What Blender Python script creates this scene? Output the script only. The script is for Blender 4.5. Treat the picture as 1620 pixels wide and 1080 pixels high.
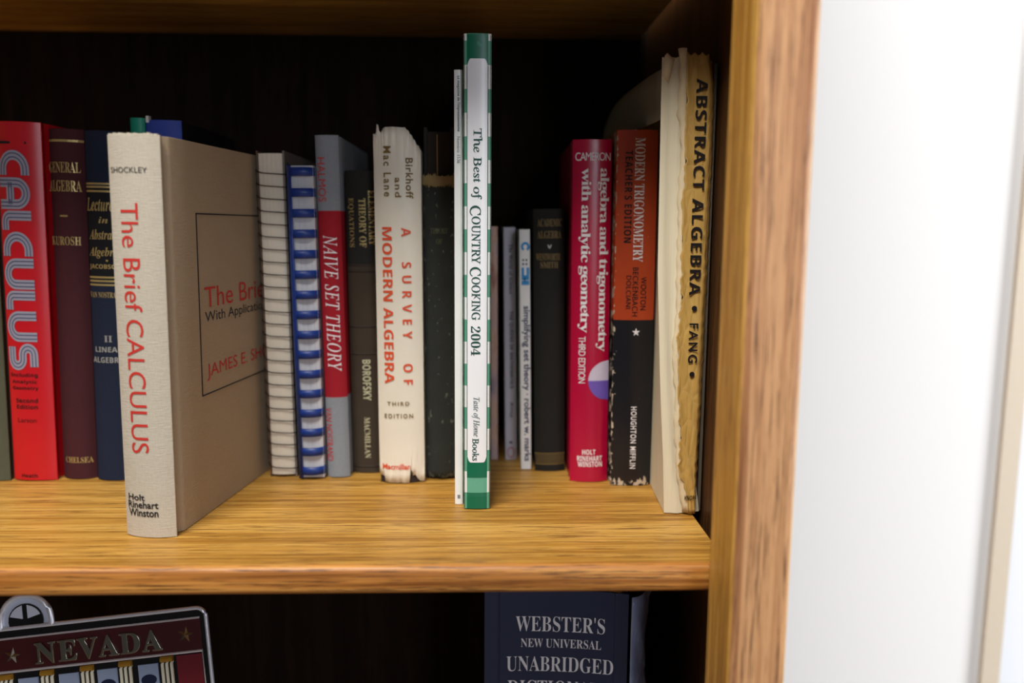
import bpy, bmesh, math, random
from mathutils import Vector, Matrix
random.seed(7)
scene = bpy.context.scene
for o in list(bpy.data.objects):
    bpy.data.objects.remove(o)
COL = scene.collection
R = math.radians

# ------------------------------------------------------------------ camera
def make_camera():
    cd = bpy.data.cameras.new('camera')
    cam = bpy.data.objects.new('camera', cd)
    COL.objects.link(cam)
    p, psi, rho = R(7.778), R(2.0), R(0.42)
    f = Vector((math.sin(psi) * math.cos(p), math.cos(psi) * math.cos(p), -math.sin(p)))
    r0 = Vector((math.cos(psi), -math.sin(psi), 0))
    u0 = r0.cross(f)
    r = r0 * math.cos(rho) + u0 * math.sin(rho)
    u = -r0 * math.sin(rho) + u0 * math.cos(rho)
    m = Matrix.Identity(4)
    for i in range(3):
        m[i][0], m[i][1], m[i][2] = r[i], u[i], -f[i]
    m[2][3] = 0.184
    cam.matrix_world = m
    cd.sensor_width = 36.0
    cd.lens = 1310.0 / 1620.0 * 36.0
    cd.clip_start = 0.02
    cd.dof.use_dof = True
    cd.dof.focus_distance = 0.525
    cd.dof.aperture_fstop = 3.2
    scene.camera = cam
make_camera()

# ------------------------------------------------------------------ view, world, lights
scene.view_settings.view_transform = 'Standard'
scene.view_settings.look = 'None'
scene.view_settings.gamma = 1.0
scene.view_settings.use_curve_mapping = False
scene.view_settings.exposure = 0.0

W = bpy.data.worlds.new('room_ambient')
scene.world = W
W.use_nodes = True
W.node_tree.nodes['Background'].inputs['Color'].default_value = (0.80, 0.86, 1.0, 1)
W.node_tree.nodes['Background'].inputs['Strength'].default_value = 0.09

def area(name, loc, target, sx, sy, power, col):
    ld = bpy.data.lights.new(name, 'AREA')
    ld.shape = 'RECTANGLE'
    ld.size, ld.size_y, ld.energy, ld.color = sx, sy, power, col
    lo = bpy.data.objects.new(name, ld)
    COL.objects.link(lo)
    lo.location = loc
    lo.rotation_euler = (Vector(target) - Vector(loc)).to_track_quat('-Z', 'Y').to_euler()
    return lo
area('ceiling_light', (-0.38, -0.38, 1.55), (-0.02, 0.5, 0.0), 0.8, 0.7, 43, (1.0, 0.97, 0.92))
area('front_window', (0.75, -2.4, 0.55), (0.05, 0.5, 0.0), 0.5, 1.2, 19, (0.80, 0.88, 1.0))
area('wall_fill_light', (2.3, -0.05, 0.25), (0.3, 0.65, 0.0), 0.6, 1.4, 62, (0.97, 0.98, 1.0))  # unseen light added to brighten the wall right of the bookcase

# ------------------------------------------------------------------ object helpers
def tag(o, label=None, cat=None, group=None, kind=None):
    if label: o['label'] = label
    if cat: o['category'] = cat
    if group: o['group'] = group
    if kind: o['kind'] = kind
    return o

def empty(name, loc, rot=(0, 0, 0)):
    o = bpy.data.objects.new(name, None)
    o.empty_display_size = 0.02
    COL.objects.link(o)
    o.location = loc
    o.rotation_euler = rot
    return o

def link_mesh(name, me, mats, parent=None):
    o = bpy.data.objects.new(name, me)
    COL.objects.link(o)
    if not isinstance(mats, (list, tuple)): mats = [mats]
    for m in mats: me.materials.append(m)
    if parent: o.parent = parent
    return o

def pyobj(name, verts, faces, mats, parent=None, smooth=0, idx=None, bevel=0):
    me = bpy.data.meshes.new(name)
    me.from_pydata([tuple(v) for v in verts], [], faces)
    me.validate()
    bm = bmesh.new(); bm.from_mesh(me)
    bmesh.ops.recalc_face_normals(bm, faces=bm.faces)
    bm.to_mesh(me); bm.free()
    if idx:
        for p, i in zip(me.polygons, idx): p.material_index = i
    if smooth:
        me.shade_smooth()
        me.set_sharp_from_angle(angle=R(smooth))
    o = link_mesh(name, me, mats, parent)
    if bevel:
        b = o.modifiers.new('edge', 'BEVEL')
        b.width = bevel; b.segments = 2; b.limit_method = 'ANGLE'; b.angle_limit = R(50)
    return o

class MB:
    def __init__(s): s.v, s.f = [], []
    def add(s, vs, fs):
        n = len(s.v); s.v += [tuple(x) for x in vs]; s.f += [tuple(i + n for i in q) for q in fs]
    def box(s, x0, x1, y0, y1, z0, z1):
        s.add([(x0, y0, z0), (x1, y0, z0), (x1, y1, z0), (x0, y1, z0), (x0, y0, z1), (x1, y0, z1), (x1, y1, z1), (x0, y1, z1)],
              [(0, 3, 2, 1), (4, 5, 6, 7), (0, 1, 5, 4), (1, 2, 6, 5), (2, 3, 7, 6), (3, 0, 4, 7)])
    def tube(s, pts, r, n=8, closed=False):
        pts = [Vector(p) for p in pts]; m = len(pts); rings = []
        for i, p in enumerate(pts):
            a = pts[(i - 1) % m] if (closed or i) else p
            b = pts[(i + 1) % m] if (closed or i < m - 1) else p
            t = (b - a).normalized()
            up = Vector((0, 0, 1)) if abs(t.z) < .9 else Vector((0, 1, 0))
            e = t.cross(up).normalized(); g = t.cross(e)
            rr = r[i] if isinstance(r, (list, tuple)) else r
            rings.append([p + (e * math.cos(2 * math.pi * k / n) + g * math.sin(2 * math.pi * k / n)) * rr for k in range(n)])
        vs = [q for rg in rings for q in rg]; fs = []
        for i in range(m if closed else m - 1):
            for k in range(n):
                j = (i + 1) % m
                fs.append((i * n + k, i * n + (k + 1) % n, j * n + (k + 1) % n, j * n + k))
        if not closed:
            fs.append(tuple(range(n))[::-1]); fs.append(tuple((m - 1) * n + k for k in range(n)))
        s.add(vs, fs)
    def grid(s, rows, thick=None):
        """rows: list of equally long point lists -> quads"""
        n = len(rows[0]); vs = [p for r in rows for p in r]; fs = []
        for i in range(len(rows) - 1):
            for k in range(n - 1):
                fs.append((i * n + k, i * n + k + 1, (i + 1) * n + k + 1, (i + 1) * n + k))
        s.add(vs, fs)
    def obj(s, name, mats, parent=None, smooth=0, bevel=0, idx=None):
        return pyobj(name, s.v, s.f, mats, parent, smooth, idx, bevel)

# ------------------------------------------------------------------ materials
def srgb(r, g, b):
    f = lambda c: (c / 255 / 12.92) if c / 255 <= .04045 else ((c / 255 + .055) / 1.055) ** 2.4
    return (f(r), f(g), f(b), 1)

class NT:
    """small node-tree writer"""
    def __init__(s, name):
        s.m = bpy.data.materials.new(name); s.m.use_nodes = True
        s.t = s.m.node_tree; s.b = s.t.nodes['Principled BSDF']
        s.tc = None
    def n(s, typ, **kw):
        nd = s.t.nodes.new(typ)
        for k, v in kw.items(): setattr(nd, k, v)
        return nd
    def l(s, a, b): s.t.links.new(a, b)
    def obj(s):
        if not s.tc: s.tc = s.n('ShaderNodeTexCoord')
        return s.tc.outputs['Object']
    def map(s, scale):
        m = s.n('ShaderNodeMapping'); m.inputs['Scale'].default_value = scale
        s.l(s.obj(), m.inputs['Vector']); return m.outputs['Vector']
    def noise(s, scale, detail=4, vec=None, rough=.55):
        nd = s.n('ShaderNodeTexNoise'); nd.inputs['Scale'].default_value = 1 if isinstance(scale, tuple) else scale
        nd.inputs['Detail'].default_value = detail; nd.inputs['Roughness'].default_value = rough
        s.l(vec or (s.map(scale) if isinstance(scale, tuple) else s.obj()), nd.inputs['Vector'])
        return nd.outputs['Fac']
    def ramp(s, fac, stops, interp='LINEAR'):
        nd = s.n('ShaderNodeValToRGB'); cr = nd.color_ramp; cr.interpolation = interp
        while len(cr.elements) < len(stops): cr.elements.new(.5)
        for e, (p, c) in zip(cr.elements, stops): e.position = p; e.color = c
        s.l(fac, nd.inputs['Fac']); return nd.outputs['Color']
    def mix(s, fac, a, b, mode='MIX'):
        nd = s.n('ShaderNodeMix', data_type='RGBA', blend_type=mode)
        for sock, v in ((nd.inputs['Factor'], fac), (nd.inputs[6], a), (nd.inputs[7], b)):
            if hasattr(v, 'links') or hasattr(v, 'is_linked'): s.l(v, sock)
            else: sock.default_value = v
        return nd.outputs[2]
    def math(s, op, a, b=0.0, c=None):
        nd = s.n('ShaderNodeMath', operation=op)
        for i, v in enumerate((a, b) if c is None else (a, b, c)):
            if isinstance(v, (int, float)): nd.inputs[i].default_value = v
            else: s.l(v, nd.inputs[i])
        return nd.outputs[0]
    def xyz(s):
        nd = s.n('ShaderNodeSeparateXYZ'); s.l(s.obj(), nd.inputs[0]); return nd.outputs
    def bump(s, h, strength, dist=.001):
        nd = s.n('ShaderNodeBump'); nd.inputs['Strength'].default_value = strength; nd.inputs['Distance'].default_value = dist
        s.l(h, nd.inputs['Height']); s.l(nd.outputs[0], s.b.inputs['Normal'])
    def done(s, color=None, rough=.6, spec=.5, metal=0):
        if color is not None:
            if isinstance(color, tuple): s.b.inputs['Base Color'].default_value = color
            else: s.l(color, s.b.inputs['Base Color'])
        s.b.inputs['Roughness'].default_value = rough
        s.b.inputs['Specular IOR Level'].default_value = spec
        s.b.inputs['Metallic'].default_value = metal
        return s.m

def scale_col(c, k): return (min(1, c[0] * k), min(1, c[1] * k), min(1, c[2] * k), 1)

def bands(t, base, bs):
    """printed horizontal bands: bs = [(z0, z1, colour)]"""
    z = t.xyz()[2]; col = base
    for z0, z1, c in bs:
        f = t.math('MULTIPLY', t.math('GREATER_THAN', z, z0), t.math('LESS_THAN', z, z1))
        col = t.mix(f, col, c)
    return col

def book_mat(name, col, kind='cloth', rough=None, bs=(), scuff=None, w=.02, h=.25, mottle=.12, spec=None):
    t = NT(name)
    c = bands(t, col, bs) if bs else col
    nz = t.noise(60, 5)
    c = t.mix(t.math('MULTIPLY', nz, mottle * 2), c, (0.0, 0.0, 0.0, 1) if kind != 'paper' else (.35, .25, .12, 1))
    if kind == 'cloth':
        wv = t.noise((1400, 1400, 260), 2)
        wh = t.noise((260, 260, 1400), 2)
        ww = t.math('ADD', wv, wh)
        c = t.mix(t.math('MULTIPLY', ww, .16), c, (.02, .02, .02, 1))
        t.bump(ww, .35, .0006)
    elif kind == 'gloss':
        t.bump(t.noise(90, 3), .08, .001)
    else:
        t.bump(t.noise(300, 5), .25, .0006)
    if scuff:
        x, y, z = t.xyz()
        ax = t.math('MULTIPLY', x, -1.0) if len(scuff) > 2 else t.math('ABSOLUTE', x)
        edge = t.math('MAXIMUM', t.math('MULTIPLY', t.math('SUBTRACT', ax, w / 2 - .0035), 220.0),
                      t.math('MULTIPLY', t.math('SUBTRACT', .009, z), 90.0))
        edge = t.math('MAXIMUM', edge, t.math('MULTIPLY', t.math('SUBTRACT', z, h - .006), 90.0))
        edge = t.math('MINIMUM', t.math('MAXIMUM', edge, scuff[1]), .6)
        s = t.math('GREATER_THAN', t.math('ADD', t.noise((330, 330, 200), 6), t.math('MULTIPLY', edge, .4)), .74)
        c = t.mix(s, c, scuff[0])
    return t.done(c, rough if rough is not None else (.8 if kind == 'cloth' else .3 if kind == 'gloss' else .75),
                  spec if spec is not None else (.25 if kind == 'cloth' else .5))

def flat(name, col, rough=.6, metal=0, spec=.4):
    t = NT(name)
    c = t.mix(t.math('MULTIPLY', t.noise(250, 3), .18), col, scale_col(col, .6))
    return t.done(c, rough, spec, metal)

def wood(name, axis, light, mid, dark, pore, rough=.42, fine=1.0):
    t = NT(name)
    a = [170.0 * fine] * 3; a['xyz'.index(axis)] = 5.0
    g = t.noise(tuple(a), 6, rough=.6)
    a2 = [34.0 * fine] * 3; a2['xyz'.index(axis)] = 1.6
    g2 = t.noise(tuple(a2), 4)
    a3 = [520.0 * fine] * 3; a3['xyz'.index(axis)] = 26.0
    p = t.noise(tuple(a3), 3, rough=.7)
    mixd = t.math('ADD', t.math('MULTIPLY', g, .55), t.math('MULTIPLY', g2, .45))
    c = t.ramp(mixd, [(.39, dark), (.475, mid), (.56, light)])
    pf = t.ramp(p, [(.37, (1, 1, 1, 1)), (.48, (0, 0, 0, 1))])
    pf2 = t.math('MULTIPLY', pf, t.math('GREATER_THAN', g, .44))
    c = t.mix(t.math('MULTIPLY', pf2, .85), c, pore)
    t.bump(t.math('SUBTRACT', mixd, t.math('MULTIPLY', pf2, .4)), .25, .0008)
    return t.done(c, rough, .45)

def pages_mat(name, col, axis='x', freq=2600, amt=.35):
    t = NT(name)
    a = [4.0] * 3; a['xyz'.index(axis)] = freq
    n = t.noise(tuple(a), 2)
    c = t.mix(t.math('MULTIPLY', n, amt), col, scale_col(col, .45))
    c = t.mix(t.math('MULTIPLY', t.noise(40, 4), .25), c, scale_col(col, .7))
    t.bump(n, .4, .0004)
    return t.done(c, .85, .15)

INK = {
    'grey': flat('printed_pale_grey', srgb(158, 158, 174), .5), 'greyline': flat('printed_slate', srgb(84, 88, 116), .5),
    'blk': flat('printed_black', srgb(24, 20, 22), .5), 'gold': flat('gold_foil', srgb(190, 165, 105), .38, .35),
    'silver': flat('pale_foil', srgb(170, 170, 165), .4, .2), 'redink': flat('printed_red', srgb(196, 48, 38), .6),
    'wht': flat('printed_white', srgb(240, 236, 238), .5), 'paleg': flat('pale_gilt', srgb(205, 200, 165), .5, .1),
    'olive': flat('printed_olive', srgb(124, 98, 44), .6), 'orange': flat('printed_orange', srgb(222, 78, 34), .6),
    'gry2': flat('printed_grey', srgb(130, 128, 132), .6), 'dkgreen': flat('printed_dark_green', srgb(20, 72, 60), .5),
    'ink': flat('printed_dark_blue', srgb(44, 50, 84), .6), 'dimgold': flat('worn_gold', srgb(128, 106, 58), .6, .1),
    'blue': flat('printed_bright_blue', srgb(40, 140, 205), .5), 'dull': flat('worn_blind_stamp', srgb(84, 86, 56), .7),
}

# ------------------------------------------------------------------ lettering
def styled(s, style):
    base = {'B': (0x1D400, 0x1D41A, 0x1D7CE), 'BL': (0x1D400, 0x1D41A, 0x1D7CE), 'BD': (0x1D400, 0x1D41A, 0x1D7CE), 'I': (0x1D434, 0x1D44E, None), 'IU': (0x1D434, 0x1D44E, None),
            'BI': (0x1D468, 0x1D482, None), 'SC': (0x1D4D0, 0x1D4EA, None), 'SB': (0x1D5D4, 0x1D5EE, 0x1D7EC)}.get(style)
    if not base: return s
    o = ''
    for c in s:
        if 'A' <= c <= 'Z': o += chr(base[0] + ord(c) - 65)
        elif 'a' <= c <= 'z': o += '\u210e' if (style in ('I', 'IU') and c == 'h') else chr(base[1] + ord(c) - 97)
        elif c.isdigit() and base[2]: o += chr(base[2] + ord(c) - 48)
        else: o += c
    return o

def ribbon(path, half, closed=False):
    vs, fs = [], []; n = len(path)
    for i, p in enumerate(path):
        a = path[max(i - 1, 0)]; b = path[min(i + 1, n - 1)]
        d = Vector((b[0] - a[0], b[1] - a[1])).normalized()
        vs += [(p[0] - d.y * half, p[1] + d.x * half), (p[0] + d.y * half, p[1] - d.x * half)]
    for i in range(n - 1): fs.append((2 * i, 2 * i + 1, 2 * i + 3, 2 * i + 2))
    return vs, fs

def arc(cx, cy, r, a0, a1, n=14, ry=None):
    return [(cx + r * math.cos(R(a0 + (a1 - a0) * i / n)), cy + (ry or r) * math.sin(R(a0 + (a1 - a0) * i / n))) for i in range(n + 1)]

def offset_path(path, d):
    out = []; n = len(path)
    for i, p in enumerate(path):
        a = path[max(i - 1, 0)]; b = path[min(i + 1, n - 1)]
        t = Vector((b[0] - a[0], b[1] - a[1])).normalized()
        out.append((p[0] - t.y * d, p[1] + t.x * d))
    return out

def triline_paths():
    """rounded display capitals drawn as thick tracks: C A L C U L U S"""
    C_ = [(.66, .87)] + arc(.5, .5, .37, 90, 270, 18) + [(.66, .13)]
    A_ = [(.13, 0), (.13, .30)] + arc(.42, .58, .29, 180, 0, 16) + [(.71, .30), (.71, 0)]
    A2 = [(.13, .36), (.71, .36)]
    L_ = [(.13, 1), (.13, .3)] + arc(.3, .3, .17, 180, 270, 6) + [(.52, .13)]
    U_ = [(.13, 1), (.13, .42)] + arc(.42, .42, .29, 180, 360, 16) + [(.71, .42), (.71, 1)]
    S_ = [(.66, .87), (.36, .87)] + arc(.32, .685, .185, 90, 270, 10) + [(.40, .5)] + arc(.44, .315, .185, 90, -90, 10) + [(.10, .13)]
    out = []; x = 0
    for ps, w in (([C_], .72), ([A_, A2], .88), ([L_], .56), ([C_], .72), ([U_], .88), ([L_], .56), ([U_], .88), ([S_], .72)):
        for p in ps: out.append([(q[0] + x, q[1]) for q in p])
        x += w
    return out, x

def glyphs(s, style, spacing=1):
    """2-D triangles of a line of lettering, unit box 0..1 x 0..1"""
    cu = bpy.data.curves.new('lettering', 'FONT')
    cu.body = styled(s, style); cu.space_character = spacing
    if style == 'SBL': cu.offset = .020
    if style == 'BL': cu.offset = -.006
    if style == 'IU': cu.shear = -0.24; cu.offset = .012
    cu.resolution_u = 4
    ob = bpy.data.objects.new('lettering', cu)
    COL.objects.link(ob)
    bpy.context.view_layer.update()
    me = ob.to_mesh()
    vs = [(v.co.x, v.co.y) for v in me.vertices]; fs = [tuple(p.vertices) for p in me.polygons]
    ob.to_mesh_clear()
    bpy.data.objects.remove(ob); bpy.data.curves.remove(cu)
    x0 = min(v[0] for v in vs); x1 = max(v[0] for v in vs); y0 = min(v[1] for v in vs); y1 = max(v[1] for v in vs)
    return [((v[0] - x0) / (x1 - x0), (v[1] - y0) / (y1 - y0)) for v in vs], fs

def emit_text(parent, items, surf, off=.0003, cut=.0025, curved=True):
    """items: (text, style, orient, u0, u1, z0, z1, ink, part, spacing); surf(u) -> depth y of the spine"""
    groups = {}
    for it in items:
        s, st, ori, u0, u1, z0, z1, ink, part, sp = it
        if st == 'TRI':
            paths, W_ = triline_paths()
            lay = [(ink, 0, .13, 0.0)] + [('greyline', d, .016, .00012) for d in (-.052, .052)]
            for k, d, hw, eo in lay:
                for p in paths:
                    v, f = ribbon(offset_path(p, d), hw)
                    groups.setdefault((part if k == ink else part.replace('title', 'title_inline'), k), []).append(([(a / W_, b) for a, b in v], f, it, eo))
            continue
        v, f = glyphs(s, st, sp)
        groups.setdefault((part, ink), []).append((v, f, it, 0.0))
    for (part, ink), lst in groups.items():
        bm = bmesh.new()
        for v, f, it, eo in lst:
            s, st, ori, u0, u1, z0, z1 = it[:7]
            b2 = bmesh.new(); vv = []
            for a, b in v:
                if ori == 'V': u, z = u0 + (u1 - u0) * b, z1 + (z0 - z1) * a
                else: u, z = u0 + (u1 - u0) * a, z0 + (z1 - z0) * b
                vv.append(b2.verts.new((u, -eo, z)))
            for q in f:
                try: b2.faces.new([vv[i] for i in q])
                except ValueError: pass
            if curved:
                k = math.ceil(u0 / cut) * cut
                while k < u1:
                    bmesh.ops.bisect_plane(b2, geom=b2.verts[:] + b2.edges[:] + b2.faces[:], plane_co=(k, 0, 0), plane_no=(1, 0, 0))
                    k += cut
            mp = {}
            for vtx in b2.verts: mp[vtx] = bm.verts.new((vtx.co.x, vtx.co.y + surf(vtx.co.x) - off, vtx.co.z))
            for fc in b2.faces:
                try:
                    nf = bm.faces.new([mp[x] for x in fc.verts])
                    nf.normal_update()
                    if nf.normal.y > 0: nf.normal_flip()
                except ValueError: pass
            b2.free()
        me = bpy.data.meshes.new(part); bm.to_mesh(me); bm.free()
        o = link_mesh(part, me, INK[ink], parent)

# ------------------------------------------------------------------ books
# each book: foot of the spine (x, y, z), thickness, turn, lean, height, rounding of the spine (metres, degrees)
POSE = {
    'sliver': (-0.3541, 0.5920, 0.00054, 0.0227, 0, 1.2, 0.25, 0.002),
    'red': (-0.3250, 0.5920, 0.00062, 0.0306, 0, 1.2, 0.2535, 0.003),
    'maroon': (-0.2954, 0.5955, 0.00055, 0.0239, 0, 1.2, 0.2495, 0.005),
    'navy': (-0.2690, 0.5920, 0.00055, 0.0239, 0, 1.2, 0.248, 0.004),
    'green': (-0.2501, 0.6100, 0.00039, 0.0102, 0, 1.0, 0.2592, 0.002),
    'blue': (-0.2300, 0.6100, 0.00041, 0.0249, 0, 0.5, 0.2578, 0.003),
    'brief': (-0.1987, 0.4790, 0.00041, 0.0311, -8, 0.4, 0.234, 0.004),
    'coil': (-0.1478, 0.5990, 0.00043, 0.0209, 0, -0.7, 0.2365, 0.001),
    'comb': (-0.1256, 0.5930, 0.00042, 0.0189, 0, -0.75, 0.227, 0.001),
    'naive': (-0.1068, 0.5980, 0.00043, 0.0164, 0, -0.9, 0.2475, 0.003),
    'borof': (-0.0869, 0.6095, 0.00042, 0.0222, 0, -0.6, 0.2242, 0.003),
    'birk': (-0.0588, 0.5845, 0.00038, 0.0311, 0, -0.3, 0.246, 0.004),
    'worn': (-0.0309, 0.5930, 0.00034, 0.0212, 0, -0.2, 0.2535, 0.003),
    'mag': (-0.0161, 0.5368, 0.00030, 0.0053, 0, 0, 0.2817, 0.0005),
    'cook': (-0.0040, 0.5266, 0.00030, 0.0172, 0, 0, 0.3016, 0.0015),
    'pink': (0.0090, 0.6450, 0.00031, 0.0056, 0, -0.3, 0.185, 0.0005),
    'queens': (0.0224, 0.6443, 0.00036, 0.0091, 0, -0.8, 0.1845, 0.0005),
    'simp': (0.0332, 0.6180, 0.00036, 0.0078, 0, -0.9, 0.183, 0.0005),
    'acad': (0.0513, 0.6130, 0.00050, 0.0229, 0, -1.0, 0.198, 0.003),
    'hrw': (0.0774, 0.5850, 0.00041, 0.0274, -1.5, -0.45, 0.2452, 0.0035),
    'trig': (0.1064, 0.5760, 0.00035, 0.0283, -1, -0.2, 0.251, 0.003),
}
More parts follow.
